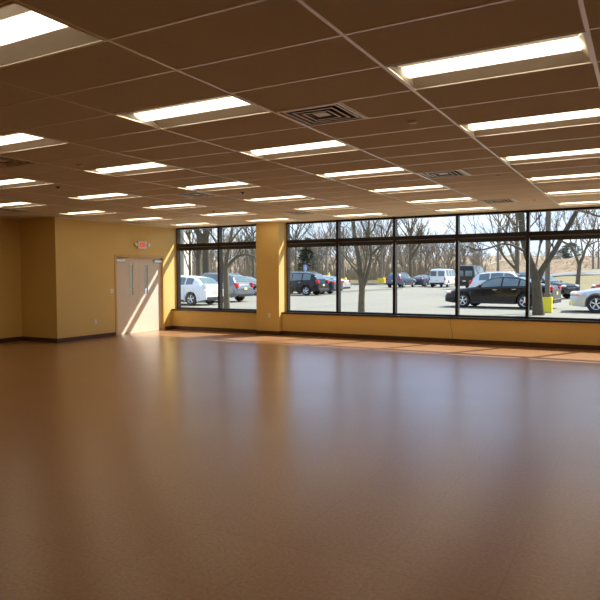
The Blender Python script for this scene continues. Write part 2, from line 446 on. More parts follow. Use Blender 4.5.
def sprinkler(x, y, label, dark=False):
    r = empty('sprinkler_head', (x, y, CH)); mt = TUBEM if dark else WHITE
    if dark:
        MB().lathe([(0.004, 0.0), (0.004, 0.035), (-0.004, 0.035), (-0.008, 0.012), (-0.03, 0.012), (-0.03, 0.0)], 'Z', 16).build('escutcheon', mt, r, smooth=True)
        MB().lathe([(-0.045, 0.0), (-0.045, 0.022), (-0.049, 0.022), (-0.049, 0.0)], 'Z', 16).box(-0.013, -0.009, -0.003, 0.003, -0.046, -0.025).box(0.009, 0.013, -0.003, 0.003, -0.046, -0.025).build('deflector', STEEL, r)
    else:
        MB().lathe([(0.004, 0.0), (0.004, 0.045), (-0.004, 0.045), (-0.006, 0.040), (-0.014, 0.038), (-0.016, 0.03), (-0.016, 0.0)], 'Z', 20).build('cover_plate', mt, r, smooth=True)
    tag(r, label, 'sprinkler', 'ceiling sprinklers')
sprinkler(-1.84, 5.39, 'white disc sprinkler cover on the tile right of the nearest air diffuser')
sprinkler(-6.09, 5.42, 'white disc sprinkler cover on the tile beside the left-edge air diffuser')
sprinkler(-7.90, 6.59, 'small sprinkler head left of the second light row, mid ceiling', True)
sprinkler(-5.84, 8.58, 'dark drop sprinkler head just right of the middle air diffuser', True)
sprinkler(-8.06, 10.74, 'small dark sprinkler head over the left window approach', True)
sprinkler(-1.80, 8.93, 'white disc sprinkler cover in line with the halfway air diffuser')
sprinkler(-1.80, 12.26, 'white disc sprinkler cover nearest the windows, right of the far diffuser')

# ---------------------------------------------------------------- windows
MULL = 1.505
def window(name, xs, x_open0, x_open1):
    """xs: mullion centres; the outer jambs sit at the two open ends."""
    w = struct(empty(name, (0, 0, 0)))
    fy0, fy1 = YG - 0.05, YG + 0.09
    zt0, zt1 = 2.385, 2.475                      # transom bar
    fr = MB().box(x_open0, x_open1, fy0, fy1, HEAD_Z - 0.045, HEAD_Z + 0.02).box(x_open0, x_open1, fy0, fy1, SILL_Z - 0.05, SILL_Z + 0.03)
    fr.box(x_open0, x_open0 + 0.032, fy0, fy1, SILL_Z + 0.03, HEAD_Z - 0.045).box(x_open1 - 0.05, x_open1, fy0, fy1, SILL_Z + 0.03, HEAD_Z - 0.045)
    fr.build('window_frame', FRAME, w)
    for x in xs:
        MB().box(x - 0.032, x + 0.032, fy0 - 0.012, fy1, SILL_Z + 0.03, HEAD_Z - 0.045).build('mullion', FRAME, w)
    edges = [x_open0 + 0.0] + list(xs) + [x_open1 - 0.05 + 0.032]
    for a, b in zip(edges[:-1], edges[1:]):
        a, b = a + 0.032, b - 0.032
        MB().box(a, b, fy0, fy1, zt0, zt1).build('transom', FRAME, w)
        MB().box(a, b, YG + 0.03, YG + 0.036, SILL_Z + 0.03, zt0).build('pane', GLASS, w)
        MB().box(a, b, YG + 0.03, YG + 0.036, zt1, HEAD_Z - 0.045).build('pane', GLASS, w)
    sx0, sx1 = x_open0 - 0.02, x_open1 + 0.0
    MB().rbox(sx0, sx1, YW - 0.035, fy0 + 0.005, SILL_Z - 0.05, SILL_Z - 0.005, 0.006).build('window_sill', SILL, w)
    return edges
e1 = window('window_1', [-10.462], XL + 0.015, PX0)
M2 = [-6.775, -5.265, -3.752, -2.222, -0.715, 0.79, 2.30, 3.80]
e2 = window('window_2', M2, PX1 + 0.02, 5.32)
struct(MB().box(XL, XL + 0.015, YG - 0.05, YG + 0.12, SILL_Z - 0.05, 3.0).box(PX1, PX1 + 0.02, YG - 0.05, YG + 0.12, SILL_Z - 0.05, 3.0).build('wall_jamb', WALL))
struct(MB().box(5.32, XR, YG - 0.05, YG + 0.12, SILL_Z - 0.05, 3.0).build('wall_end', WALL))

def blind(a, b, label):
    r = empty('roller_blind', ((a + b) / 2, YG - 0.012, 2.385)); h = (b - a) / 2 - 0.014
    MB().lathe([(-h, 0.0), (-h, 0.026), (h, 0.026), (h, 0.0)], 'X', 16, (0, 0, -0.028)).build('roller', TUBEM, r, smooth=True)
    MB().box(-h, h, -0.027, -0.022, -0.08, -0.03).build('fabric', BLINDM, r)
    MB().rbox(-h, h, -0.035, -0.012, -0.105, -0.07, 0.004).build('hem_bar', BLINDM, r)
    for s in (-1, 1):
        MB().rbox(s * h, s * (h + 0.012), -0.03, 0.026, -0.06, 0.0, 0.003).build('bracket', FRAME, r)
    tag(r, label, 'window blind', 'rolled up window blinds')
blind(e1[0] + .032, e1[1] - .032, 'dark rolled blind under the transom beside the double doors')
blind(e1[1] + .032, e1[2] - .032, 'dark rolled blind under the transom, left of the yellow pillar')
for k in range(min(7, len(e2) - 1)):
    blind(e2[k] + .032, e2[k + 1] - .032, 'dark rolled blind under the transom, %s bay to the right of the yellow pillar' % ORD[k])

# ---------------------------------------------------------------- double doors
struct(MB().box(XL - 0.15, XL + 0.012, D0 - 0.06, D0, 0, DH).box(XL - 0.15, XL + 0.012, D1, D1 + 0.06, 0, DH).box(XL - 0.15, XL + 0.012, D0 - 0.06, D1 + 0.06, DH, DH + 0.06).build('trim_3', DFRAME))
DM = (D0 + D1) / 2
XD = XL - 0.06                                  # door face
def leaf(name, y0, y1, hinge_low, lite):
    r = struct(empty(name, (XD, (y0 + y1) / 2, 0)))
    c = (y0 + y1) / 2; ly0, ly1 = lite[0] - c, lite[1] - c; a, b = y0 - c, y1 - c
    z0, z1 = 1.05, 1.87
    m = MB().box(-0.045, 0, a, ly0, 0.008, DH - 0.004).box(-0.045, 0, ly1, b, 0.008, DH - 0.004).box(-0.045, 0, ly0, ly1, 0.008, z0).box(-0.045, 0, ly0, ly1, z1, DH - 0.004)
    m.build('door_leaf', DOORP, r)
    MB().box(0, 0.006, ly0 - 0.018, ly0, z0 - 0.018, z1 + 0.018).box(0, 0.006, ly1, ly1 + 0.018, z0 - 0.018, z1 + 0.018).box(0, 0.006, ly0, ly1, z0 - 0.018, z0).box(0, 0.006, ly0, ly1, z1, z1 + 0.018).build('lite_frame', DOORP, r)
    MB().box(-0.025, -0.019, ly0, ly1, z0, z1).build('lite_glass', GLASS, r)
    # overhead closer: body on the leaf, folding arm to the head
    k0, k1 = (a + 0.02, a + 0.32) if hinge_low else (b - 0.32, b - 0.02)
    cl = MB().rbox(0.0, 0.055, k0, k1, DH - 0.135, DH - 0.065, 0.01).build('door_closer', STEEL, r)
    p = (k0 + k1) / 2; s = 1 if hinge_low else -1
    MB().tube([(0.03, p, DH - 0.055), (0.03, p, DH - 0.03)], 0.014, 10).tube([(0.03, p, DH - 0.03), (0.16, p + s * 0.2, DH - 0.022)], 0.009, 6).tube([(0.16, p + s * 0.2, DH - 0.022), (0.065, p + s * 0.36, DH + 0.0)], 0.009, 6).build('closer_arm', STEEL, cl)
    for hz in (0.25, 1.0, 1.75):
        yy = a if hinge_low else b
        MB().lathe([(-0.05, 0.0), (-0.05, 0.008), (0.05, 0.008), (0.05, 0.0)], 'Z', 8, (0.006, yy, hz)).build('hinge', STEEL, r)
    return r, a, b
lf, a_, b_ = leaf('door_1', D0 + 0.004, DM - 0.002, True, (12.33, 12.45))
rt, a2, b2 = leaf('door_2', DM + 0.002, D1 - 0.004, False, (12.90, 13.02))
h = MB().lathe([(0, 0), (0, 0.033), (0.006, 0.033), (0.012, 0.026), (0.012, 0)], 'X', 16, (0, b_ - 0.075, 0.93))
h.tube([(0.01, b_ - 0.075, 0.93), (0.055, b_ - 0.075, 0.93)], 0.011, 8).tube([(0.055, b_ - 0.065, 0.93), (0.058, b_ - 0.13, 0.932), (0.052, b_ - 0.19, 0.93)], 0.010, 8)
h.build('door_handle', STEEL, lf, smooth=True)

# wall fittings
def plate(name, loc, axis, w, hgt, label, cat, toggle):
    """cover plate with its face towards axis ('x' = +X, 'y' = -Y)."""
    r = empty(name, loc, 0 if axis == 'x' else -PI / 2)
    MB().rbox(0, 0.007, -w / 2, w / 2, -hgt / 2, hgt / 2, 0.003).build('cover_plate', PLASTIC, r)
    if toggle:
        for yy in ((-0.023, 0.023) if w > 0.1 else (0,)):
            MB().rbox(0.006, 0.016, yy - 0.005, yy + 0.005, -0.012, 0.012, 0.002).build('toggle', PLASTIC, r)
    else:
        for zz in (-0.022, 0.022):
            so = MB().rbox(0.006, 0.010, -0.017, 0.017, zz - 0.014, zz + 0.014, 0.003).build('socket', PLASTIC, r)
            MB().box(0.0098, 0.0108, -0.008, -0.005, zz - 0.006, zz + 0.006).box(0.0098, 0.0108, 0.005, 0.008, zz - 0.006, zz + 0.006).build('slot', DARK, so)
    tag(r, label, cat)
plate('light_switch', (XL, 11.63, 1.17), 'x', 0.118, 0.118, 'white double light switch on the yellow wall beside the double doors', 'light switch', True)
plate('wall_outlet', (XL, 11.06, 0.41), 'x', 0.075, 0.118, 'white outlet low on the yellow door wall, left of the light switch', 'outlet', False)
plate('wall_outlet', (-8.58, PYF, 0.50), 'y', 0.075, 0.118, 'yellowish outlet low on the front of the yellow pillar', 'outlet', False)

ex = empty('exit_sign', (XL, 12.72, 2.39))
MB().rbox(0, 0.05, -0.17, 0.17, -0.10, 0.11, 0.008).build('housing', WHITE, ex)
MB().box(0.048, 0.053, -0.115, 0.115, -0.068, 0.075).build('face_panel', EXITFACE, ex)
def letters(parent, text, x, y0, z0, w, hh, gap, t):
    st = {'E': [(0, 0, t, 1), (0, 0, 1, 'b'), (0, .5, .85, 'm'), (0, 1, 1, 't')]}
    for c in text:
        m = MB(); s = 0.028
        if c == 'E':
            m.box(x, x + .004, y0, y0 + s, z0, z0 + hh)
            for zz in (z0, z0 + hh / 2 - s / 3, z0 + hh - s * .66): m.box(x, x + .0038, y0 + s, y0 + w, zz, zz + s * .66)
        elif c == 'I':
            m.box(x, x + .004, y0, y0 + s, z0, z0 + hh)
        elif c == 'T':
            m.box(x, x + .004, y0, y0 + w, z0 + hh - s * .66, z0 + hh); m.box(x, x + .0038, y0 + w / 2 - s / 2, y0 + w / 2 + s / 2, z0, z0 + hh - s * .66)
        elif c == 'X':
            for f in (0, 1):
                ya, yb = (y0, y0 + w - s) if f == 0 else (y0 + w - s, y0)
                m.add([(x, ya, z0), (x, ya + s, z0), (x, yb + s, z0 + hh), (x, yb, z0 + hh), (x + .004 - f * .0004, ya, z0), (x + .004 - f * .0004, ya + s, z0), (x + .004 - f * .0004, yb + s, z0 + hh), (x + .004 - f * .0004, yb, z0 + hh)],
                      [(0, 3, 2, 1), (4, 5, 6, 7), (0, 1, 5, 4), (1, 2, 6, 5), (2, 3, 7, 6), (3, 0, 4, 7)])
        m.build('letter', REDTXT, parent)
        y0 += (s if c == 'I' else w) + gap
letters(ex, 'EXIT', 0.0528, -0.105, -0.055, 0.05, 0.115, 0.011, 0)
for s in (-1, 1):
    hd = MB().tube([(0.025, s * 0.17, 0.02), (0.03, s * 0.215, 0.02)], 0.012, 8).lathe([(0.0, 0.0), (0.0, 0.03), (0.035, 0.048), (0.05, 0.048), (0.05, 0.0)], 'X', 16, (0.015, s * 0.245, 0.015)).build('lamp_head', WHITE, ex, smooth=True)
    MB().lathe([(0.066, 0.0), (0.066, 0.042), (0.063, 0.044)], 'X', 16, (0, s * 0.245, 0.015)).build('lamp_lens', HEAD, hd)
tag(ex, 'white and red EXIT sign with emergency lamp heads above the double doors', 'exit sign')

cb = MB().tube([(-3.84, YW - 0.006, 0.555), (-3.845, YW - 0.006, 0.42), (-3.80, YW - 0.006, 0.28), (-3.79, YW - 0.006, 0.1)], 0.004, 5).build('wall_cable', mat('thin_cable', (0.12, 0.08, 0.04), 0.6))
tag(cb, 'thin dark cable hanging down the yellow wall below the window sill', 'cable')

# ---------------------------------------------------------------- grounds
lot = MB().prism([(-75, YG + 0.12), (40, YG + 0.12), (40, 62), (-14, 66), (-16, 100), (-75, 100)], -0.2, -0.002)
struct(lot.build('parking_lot', ASPHALT))
struct(MB().box(-30, 20, YG + 0.12, YG + 1.9, -0.1, 0.0).build('sidewalk', CONC))
def terrain_h(x, y):
    r = 0.0
    if y > 62:
        t = min(1, max(0, (x + 22) / 14))          # 0 left, 1 right
        r = (y - 62) * (0.012 * (1 - t) + 0.045 * t)
        r = min(r, 0.7 * (1 - t) + 2.3 * t)
    return r - 0.06
rows = [[(x, y, terrain_h(x, y)) for x in np.linspace(-220, 160, 77)] for y in list(np.linspace(14.5, 62, 6)) + list(np.linspace(64, 220, 60))]
# keep the lawn below the paving inside the lot
def in_lot(x, y): return -75 < x < 40 and y < (61.5 if x > -15 else 99.5)
rows = [[(x, y, z - (0.25 if in_lot(x, y) else 0)) for x, y, z in r] for r in rows]
struct(MB().grid(rows).build('lawn', GRASS, smooth=True))
# the road behind the lawn on the right
rp = []
for x in np.linspace(-24, 70, 30):
    y0 = 92 + 0.05 * (x + 5); rp.append([(x, y0 + dy, max(terrain_h(x, y0), terrain_h(x, y0 + dy)) + 0.06 + dy * 0.012) for dy in (0, 5, 10)])
struct(MB().grid(rp).build('road', ROADM, smooth=True))
# the brown mound
def hill_h(x, y):
    p = 2.9 / (1 + math.exp(-(x + 29) / 2.2))
    s = min(1, max(0, (y - 108) / 28)); s = s * s * (3 - 2 * s)
    p += .22 * math.sin(x * .31 + 1) * math.sin(x * .13) + .1 * math.sin(x * 1.1)
    s *= 1 - min(1, max(0, (y - 150) / 60))
    return 1.6 + p * s + 0.25 * math.sin(x * 0.7) * s * math.sin(y * 0.4) - (2.4 if s <= 0 else 0)
struct(MB().grid([[(x, y, hill_h(x, y)) for x in np.linspace(-60, 120, 91)] for y in np.linspace(106, 190, 40)]).build('hill', DRYHILL, smooth=True))
# kerbed island strips in the lot
def island(pts, label):
    r = empty('planting_island', (pts[0][0], pts[0][1], 0)); q = [(x - pts[0][0], y - pts[0][1]) for x, y in pts]
    MB().prism(q, 0.0, 0.14).build('curb', CONC, r)
    cx = sum(p[0] for p in q) / len(q); cy = sum(p[1] for p in q) / len(q)
    MB().prism([(cx + (x - cx) * 0.93, cy + (y - cy) * 0.86) for x, y in q], 0.12, 0.2).build('mulch_bed', MULCH, r)
    tag(r, label, 'planting island')
gA = on_ground(356, 284.5); gB = on_ground(385, 284.8)
island([(gA.x, gA.y - 3), (gB.x, gB.y - 3), (gB.x + 1, gB.y + 6), (gA.x - 1, gA.y + 6)], 'long mulch island with pale kerb behind the forked tree')
g0, g1 = on_ground(322, 293.5), on_ground(398, 289.5)
struct(MB().prism([(g0.x, g0.y), (g1.x, g1.y), (g1.x + 0.2, g1.y + 0.9), (g0.x + 0.2, g0.y + 0.9)], 0, 0.15).build('kerb_strip', CONC))
gm = on_ground(592, 286.5)
island([(gm.x - 3.5, gm.y - 4), (gm.x + 8, gm.y - 4), (gm.x + 8, gm.y + 3), (gm.x - 3.5, gm.y + 3)], 'mulch bed beyond the silver sedan on the lawn edge')
# building beyond the left window
_c = at_y(184.5, 270, 58); _a = math.radians(35)
bl = empty('building', (_c.x - 2.75 * math.cos(_a), 58 - 2.75 * math.sin(_a), 0), _a)
MB().box(-9, 2.6, 0, 13, 0, 7.5).build('wall_block', CREAM, bl)
MB().box(2.6, 2.75, -0.05, 13.05, 0, 7.5).build('wall_sunlit_side', PALE_FACADE, bl)  # side face coloured whiter than the front to carry the sun on it
MB().box(-9.2, 2.95, -0.2, 13.2, 7.5, 8.1).build('roof_edge', PALE_FACADE, bl)
for xx in (-7.4, -5.2, -3.0): MB().box(xx, xx + 1.1, -0.05, 0.1, 1.2, 3.4).build('window', CARGLASS, bl)
tag(bl, 'cream building with its sunlit side coloured white behind the white hatchback', 'building')

# ---------------------------------------------------------------- cars
def interp(prof, x):
    if x <= prof[0][0]: return prof[0][1]
    for (x0, z0), (x1, z1) in zip(prof[:-1], prof[1:]):
        if x <= x1: return z0 + (z1 - z0) * (x - x0) / max(1e-6, x1 - x0)
    return prof[-1][1]

STY = {
 'sedan': dict(L=4.85, W=1.84, top=[(0, .60), (.012, .70), (.05, .78), (.12, .86), (.22, .93), (.30, .985), (.345, 1.12), (.40, 1.29), (.45, 1.40), (.52, 1.455), (.60, 1.45), (.68, 1.41), (.76, 1.29), (.85, 1.12), (.90, 1.075), (.97, 1.05), (.99, .98), (1, .85)],
    belt=[(0, .56), (.1, .76), (.25, .89), (.5, .95), (.8, 1.0), (.95, .98), (1, .80)], ws=(.315, .445), rw=(.69, .845), side=[(.36, .545), (.56, .70), (.715, .80)], wb=(.185, .765), R=.33, roof_w=.62, zb=.20, tail=(.93, .045, .28, .095), head=(.90, .70)),
 'suv': dict(L=4.70, W=1.90, top=[(0, .70), (.012, .84), (.05, .95), (.14, 1.03), (.25, 1.09), (.30, 1.22), (.36, 1.44), (.40, 1.57), (.46, 1.66), (.60, 1.69), (.75, 1.66), (.86, 1.60), (.91, 1.50), (.95, 1.22), (.97, 1.06), (.985, .98), (1, .80)],
    belt=[(0, .66), (.1, .88), (.25, 1.0), (.5, 1.04), (.8, 1.10), (.95, 1.08), (1, .78)], ws=(.27, .40), rw=(.885, .955), side=[(.33, .52), (.535, .70), (.72, .86)], wb=(.185, .785), R=.355, roof_w=.70, zb=.27, tail=(1.02, .05, .14, .13), head=(.90, .82)),
 'hatch': dict(L=4.45, W=1.78, top=[(0, .62), (.015, .75), (.06, .86), (.15, .97), (.23, 1.06), (.32, 1.30), (.40, 1.47), (.50, 1.55), (.62, 1.545), (.74, 1.51), (.83, 1.45), (.88, 1.34), (.945, 1.08), (.97, 1.0), (.99, .92), (1, .75)],
    belt=[(0, .58), (.1, .80), (.25, .95), (.5, 1.0), (.8, 1.06), (.95, 1.02), (1, .72)], ws=(.235, .40), rw=(.84, .94), side=[(.30, .50), (.515, .69), (.71, .81)], wb=(.18, .79), R=.325, roof_w=.68, zb=.20, tail=(1.02, .03, .03, .13), head=(.86, .72)),
 'van': dict(L=5.7, W=2.02, top=[(0, .82), (.01, .98), (.05, 1.08), (.13, 1.16), (.16, 1.24), (.21, 1.62), (.255, 1.94), (.30, 2.06), (.36, 2.10), (.90, 2.12), (.955, 2.08), (.975, 1.95), (.988, 1.4), (.995, 1.0), (1, .7)],
    belt=[(0, .76), (.05, .98), (.14, 1.08), (.3, 1.16), (.9, 1.2), (.97, 1.15), (1, .68)], ws=(.155, .26), rw=None, side=[(.21, .34), (.36, .53), (.55, .72), (.745, .92)], wb=(.16, .80), R=.37, roof_w=.82, zb=.32, tail=(1.0, .035, .07, .16), head=(.92, .88)),
}
def make_car(kind, name, pt, label, px_or_loc, az, detail=True, scale=1.0, top_scale=1.0, plate_rear=True, tail_mat=None, rim=CHROME, pal=None, group=None, winmat=CARGLASS):
    S = STY[kind]; L, Wd = S['L'] * scale, S['W'] * scale
    # local frame: nose towards +X, centred; azimuth az is measured from +Y towards +X
    heading = PI / 2 - math.radians(az)
    root = empty(name, px_or_loc, heading)
    X = lambda u: L * (0.5 - u)
    def T(u): 
        z = interp(S['top'], u) * scale
        return z * (1 + (top_scale - 1) * min(1, max(0, (z - 0.9 * scale) / 0.4)))
    def Bt(u): return min(interp(S['belt'], u) * scale * (1 + (top_scale - 1) * .5), T(u) - 0.035)
    def hw(u):
        e = 0.0
        if u < .12: e = (1 - u / .12) ** 2.2 * .17
        if u > .90: e = ((u - .90) / .10) ** 2.2 * .11
        return Wd / 2 * (1 - e)
    def zb(u): return S['zb'] * scale + (.06 * (1 - u / .1) if u < .1 else 0) + (.10 * (u - .88) / .12 if u > .88 else 0)
    wheels = [X(w) for w in S['wb']]; R = S['R'] * scale; RA = R * 1.16
    def arch(u):
        z = zb(u); x = X(u)
        for xw in wheels:
            if abs(x - xw) < RA: z = max(z, R + math.sqrt(RA * RA - (x - xw) ** 2))
        return z
    rwk = S['roof_w']
    def upper(u):
        """side glass line: (y,z) at the belt and at the roof edge."""
        t, b, w = T(u), Bt(u), hw(u); hgt = t - b
        k = min(1, hgt / (.42 * scale))
        yr = (w - .05) * (1 - k) * .93 + k * Wd / 2 * rwk
        return (w - .05, b), (yr, t - .055 * k - .012)
    def section(u):
        w, b, t, z0, za = hw(u), Bt(u), T(u), zb(u), arch(u)
        (y0, zz0), (y1, zz1) = upper(u)
        zm = z0 + (b - z0) * .55
        pts = [(0, z0), (w - .30, z0), (w - .27, za), (w - .02, za + .005), (w - .003, max(za + .02, z0 + (b - z0) * .25)), (w + .004, max(za + .03, zm)), (w - .012, max(za + .04, b - .05)), (y0, max(zz0, za + .045))]
        for q in (.33, .66, 1.0):
            pts.append((y0 + (y1 - y0) * q + .018 * math.sin(PI * q) * min(1, (t - b) / .4), zz0 + (zz1 - zz0) * q))
        pts += [(y1 * .86, t - .014 - .012 * min(1, (t - b) / .4)), (y1 * .5, t - .004), (0, t)]
        return pts
    us = sorted(set([round(q, 4) for q in np.linspace(0, 1, 64)] + [p[0] for p in S['top']] + [min(1, max(0, w + s * RA / L * f)) for w in S['wb'] for s in (-1, 1) for f in (1.0, .97, .9, .75)]))
    rows = []
    for u in us:
        s = section(u); x = X(u)
        rows.append([(x, -y, z) for y, z in s[::-1]] + [(x, y, z) for y, z in s[1:]])
    m = MB().grid(rows); n = len(rows[0])
    for r, c in ((rows[0], 1), (rows[-1], -1)):
        o = len(m.v); m.v += r; m.f.append(tuple(range(o, o + n)))
    body = m.build('body', pt, root, smooth=True, angle=32)
    # glass
    off = .008
    def top_panel(u0, u1, name_, ymax=.9, ymin=-.9, mt=winmat):
        g = []
        for k in range(8):
            u = u0 + (u1 - u0) * k / 7; (y0, zz0), (y1, zz1) = upper(u); t = T(u)
            row = []
            for q in range(9):
                f = ymin + (ymax - ymin) * q / 8; y = f * y1; af = abs(f)
                z = t - (.004 * af / .5 if af < .5 else .004 + (.022) * (af - .5) / .36)
                row.append((X(u) + (off if u < .5 else -off) , y, z + off))
            g.append(row)
        return MB().grid(g).build(name_, mt, root, smooth=True, angle=60)
    top_panel(S['ws'][0], S['ws'][1], 'windshield')
    if S['rw']: top_panel(S['rw'][0], S['rw'][1], 'rear_window')
    else:
        xr = X(.983)
        for s in (-1, 1):
            g = MB().rbox(X(.995) - .0, X(.955), s * .10, s * .80, 1.30, 1.86, .02)
            g.v = [(x - (.045 if z < 1.6 else -.02) * 0 - (0.0), y, z) for x, y, z in g.v]
            g.build('rear_window', winmat, root)
    for sgn in (-1, 1):
        for (u0, u1) in S['side']:
            g = []
            for k in range(9):
                u = u0 + (u1 - u0) * k / 8; (y0, zz0), (y1, zz1) = upper(u); hgt = T(u) - Bt(u)
                row = []
                lo = .06
                for q in range(4):
                    f = lo + (.93 - lo) * q / 3
                    y = y0 + (y1 - y0) * f + .018 * math.sin(PI * f) * min(1, hgt / .4) + off
                    row.append((X(u), sgn * y, zz0 + (zz1 - zz0) * f + .01))
                g.append(row)
            MB().grid(g).build('side_window', winmat, root, smooth=True, angle=60)
    # lamps, bumpers, grille, plate, mirrors, handles
    hz = S['head'][1] * scale
    for s in (-1, 1):
        MB().ball((X(.028), s * hw(.028) * .80, hz), (.16, .17, .075), rot=-s * .55).build('headlight', HEAD, root, smooth=True, angle=80)
        tz, tx, ty, th = S['tail'][0] * scale * (1 + (top_scale - 1) * .5), S['tail'][1], S['tail'][2], S['tail'][3]
        u = .985
        yo = hw(u)
        MB().rbox(X(1.0) - .012, X(.945), s * (yo + .012), s * (yo - ty - .05), tz - th - .03, tz + th - .03, .03).build('taillight', tail_mat or TAIL, root, smooth=True)
        u = S['ws'][0] + .045
        (y0, z0), _ = upper(u)
        MB().ball((X(u), s * (y0 + .13), z0 + .09), (.075, .10, .07)).build('mirror', pt, root, smooth=True, angle=80)
        MB().ball((X(.055), s * hw(.055) * .985, hz - .04), (.10, .03, .03), 8, 6).build('turn_signal', AMBER, root, smooth=True, angle=80)
        for u in (S['side'][0][1] - .05, S['side'][1][1] - .03):
            MB().rbox(X(u) - .09, X(u) + .09, s * (hw(u) - .01), s * (hw(u) + .025), Bt(u) - .13, Bt(u) - .10, .008).build('door_handle', CHROME if pt is not MATS.get('paint_white') else pt, root)
    zB = S['zb'] * scale
    MB().rbox(X(0) - .10, X(0) + .025, -Wd * .36, Wd * .36, zB + .06, zB + .20, .03).build('front_bumper', TRIMB, root)
    MB().rbox(X(0) - .06, X(0) + .018, -Wd * .27, Wd * .27, zB + .25, zB + .42, .02).build('grille', TRIMB, root)
    MB().rbox(X(1) - .035, X(1) + .12, -Wd * .40, Wd * .40, zB + .06, zB + .24, .03).build('rear_bumper', TRIMB, root)
    if plate_rear: MB().rbox(X(1) - .022, X(1) + .03, -.155, .155, zB + .43, zB + .57, .004).build('license_plate', PLATE, root)
    for s in (-1, 1):
        MB().rbox(wheels[0] - RA - .06, wheels[1] + RA + .06, s * (Wd / 2 - .05), s * (Wd / 2 + .006), zB + .01, zB + .09, .012).build('rocker_trim', TRIMB, root)
    if kind == 'suv':
        for s in (-1, 1):
            (q0, q1), (yr, zr) = upper(.6)
            MB().tube([(X(.44), s * yr * .92, T(.44) - .005), (X(.47), s * yr * .92, T(.47) + .04), (X(.78), s * yr * .92, T(.78) + .045), (X(.82), s * yr * .92, T(.82) - .005)], .018, 8).build('roof_rail', CHROME, root)
    # door shut lines as thin dark strips
    for s in (-1, 1):
        for u in (S['side'][0][0] + .005, S['side'][0][1] + .006, S['side'][1][1] + .008):
            row = []
            for x_ in (-.006, .006):
                row.append([(X(u) + x_, s * (hw(u) + .006), zB + .12 + (Bt(u) - zB - .18) * q / 4) for q in range(5)])
            MB().grid(row).build('door_seam', TRIMB, root)
    # wheels
    wy = Wd / 2 - .115
    proto = None
    for xw in wheels:
        for s in (-1, 1):
            if proto is None:
                t = MB().lathe([(-.10, R * .66), (-.105, R * .93), (-.085, R), (.085, R), (.105, R * .93), (.10, R * .66), (-.10, R * .66)], 'Y', 28).build('wheel', BLACK, root, smooth=True, angle=40)
                rm = MB().lathe([(-.06, R * .68), (-.09, R * .68), (-.095, R * .64), (-.06, R * .60), (-.055, 0.02)], 'Y', 28)
                rm2 = MB().lathe([(-.03, 0.0), (-.03, R * .62)], 'Y', 24)
                rm = MB().lathe([(.02, R * .67), (-.09, R * .67), (-.098, R * .63), (-.085, R * .58), (.02, R * .58)], 'Y', 28)
                for k in range(5):
                    a = 2 * PI * k / 5 + .3
                    for da in (-.13, .13):
                        rm.tube([(R * .10 * math.cos(a), -.085, R * .10 * math.sin(a)), (R * .62 * math.cos(a + da), -.08, R * .62 * math.sin(a + da))], [R * .085, R * .05], 6)
                rm.lathe([(-.095, 0.0), (-.095, R * .12), (-.07, R * .17), (.0, R * .17)], 'Y', 16)
                rm.build('rim', rim, t, smooth=True)
                MB().lathe([(-.035, 0.0), (-.035, R * .6)], 'Y', 20).build('brake_disc', TRIMB, t)
                proto = t; o = t
            else: o = copy_tree(proto, root)
            o.location = (xw, s * wy, R)
            o.rotation_euler = (0, 0, 0 if s < 0 else PI)
    tag(root, label, 'car' if kind != 'van' else 'van', group)
    return root, dict(L=L, X=X)

def place(kind, name, pt, label, wheel_px, which, az, side, **kw):
    """wheel_px: pixel of a tyre's contact; which 'f'/'r' wheel; side -1 right side (local -Y), +1 left side."""
    S = STY[kind]; sc = kw.get('scale', 1.0)
    g = on_ground(*wheel_px) if not isinstance(wheel_px, Vector) else wheel_px
    hd = PI / 2 - math.radians(az)
    u = S['wb'][0 if which == 'f' else 1]; lx = S['L'] * sc * (.5 - u); ly = side * (S['W'] * sc / 2 - .02)
    loc = (g.x - (lx * math.cos(hd) - ly * math.sin(hd)), g.y - (lx * math.sin(hd) + ly * math.cos(hd)), 0)
    return make_car(kind, name, pt, label, loc, az, **kw)

P_WHITE = paint('white', (0.78, 0.79, 0.80), 0.0, 0.25)
P_SILVER = paint('silver', (0.60, 0.62, 0.64), 0.5, 0.28)
P_BLACK = mat('paint_black', (0.008, 0.009, 0.011), 0.12, 0.0, 0.4)
P_GREY = paint('grey', (0.16, 0.18, 0.20), 0.4, 0.25)
P_NAVY = paint('navy', (0.045, 0.065, 0.11), 0.3, 0.2)
P_BLUEGREY = paint('blue_grey', (0.09, 0.11, 0.16), 0.35, 0.22)
P_RED = paint('red', (0.42, 0.03, 0.04), 0.2, 0.25)

place('hatch', 'hatchback', P_WHITE, 'white hatchback seen from behind outside the left window', (190.7, 305.5), 'r', -90, +1, tail_mat=HEAD)
place('suv', 'wagon', P_GREY, 'dark grey wagon with red tail lights between slim tree and pillar', on_ground(240.5, 301.0), 'r', -90, -1, scale=.98)
place('sedan', 'sedan', P_GREY, 'grey sedan half hidden behind the yellow pillar', (256, 295.5), 'f', 90, -1, plate_rear=False)
place('suv', 'suv', P_BLACK, 'black suv with silver wheels, first car right of the pillar', (305.8, 295.6), 'r', -90, +1, top_scale=1.03)
place('sedan', 'sedan', P_NAVY, 'navy blue sedan parked right behind the black suv', on_ground(320.5, 294.2), 'r', -90, +1)
place('sedan', 'sedan', P_SILVER, 'silver sedan tail showing beside the mullion behind the navy sedan', on_ground(331, 291.8), 'r', -90, +1)
place('suv', 'suv', P_BLUEGREY, 'blue grey suv facing away near the distant woods', (389, 287.5), 'r', 4, +1, scale=1.0)
place('sedan', 'sedan', P_NAVY, 'blue sedan facing away between the blue grey suv and white van', (412.5, 286.6), 'r', 7, +1)
place('van', 'van', P_WHITE, 'white passenger van seen from behind across the lot', (431.5, 287.3), 'r', 0, +1, winmat=CARGLASS)
bv = on_ground(457, 289.0)
place('van', 'van', P_BLACK, 'tall black van right of the white passenger van', bv, 'r', 0, +1, top_scale=1.1, scale=1.02)
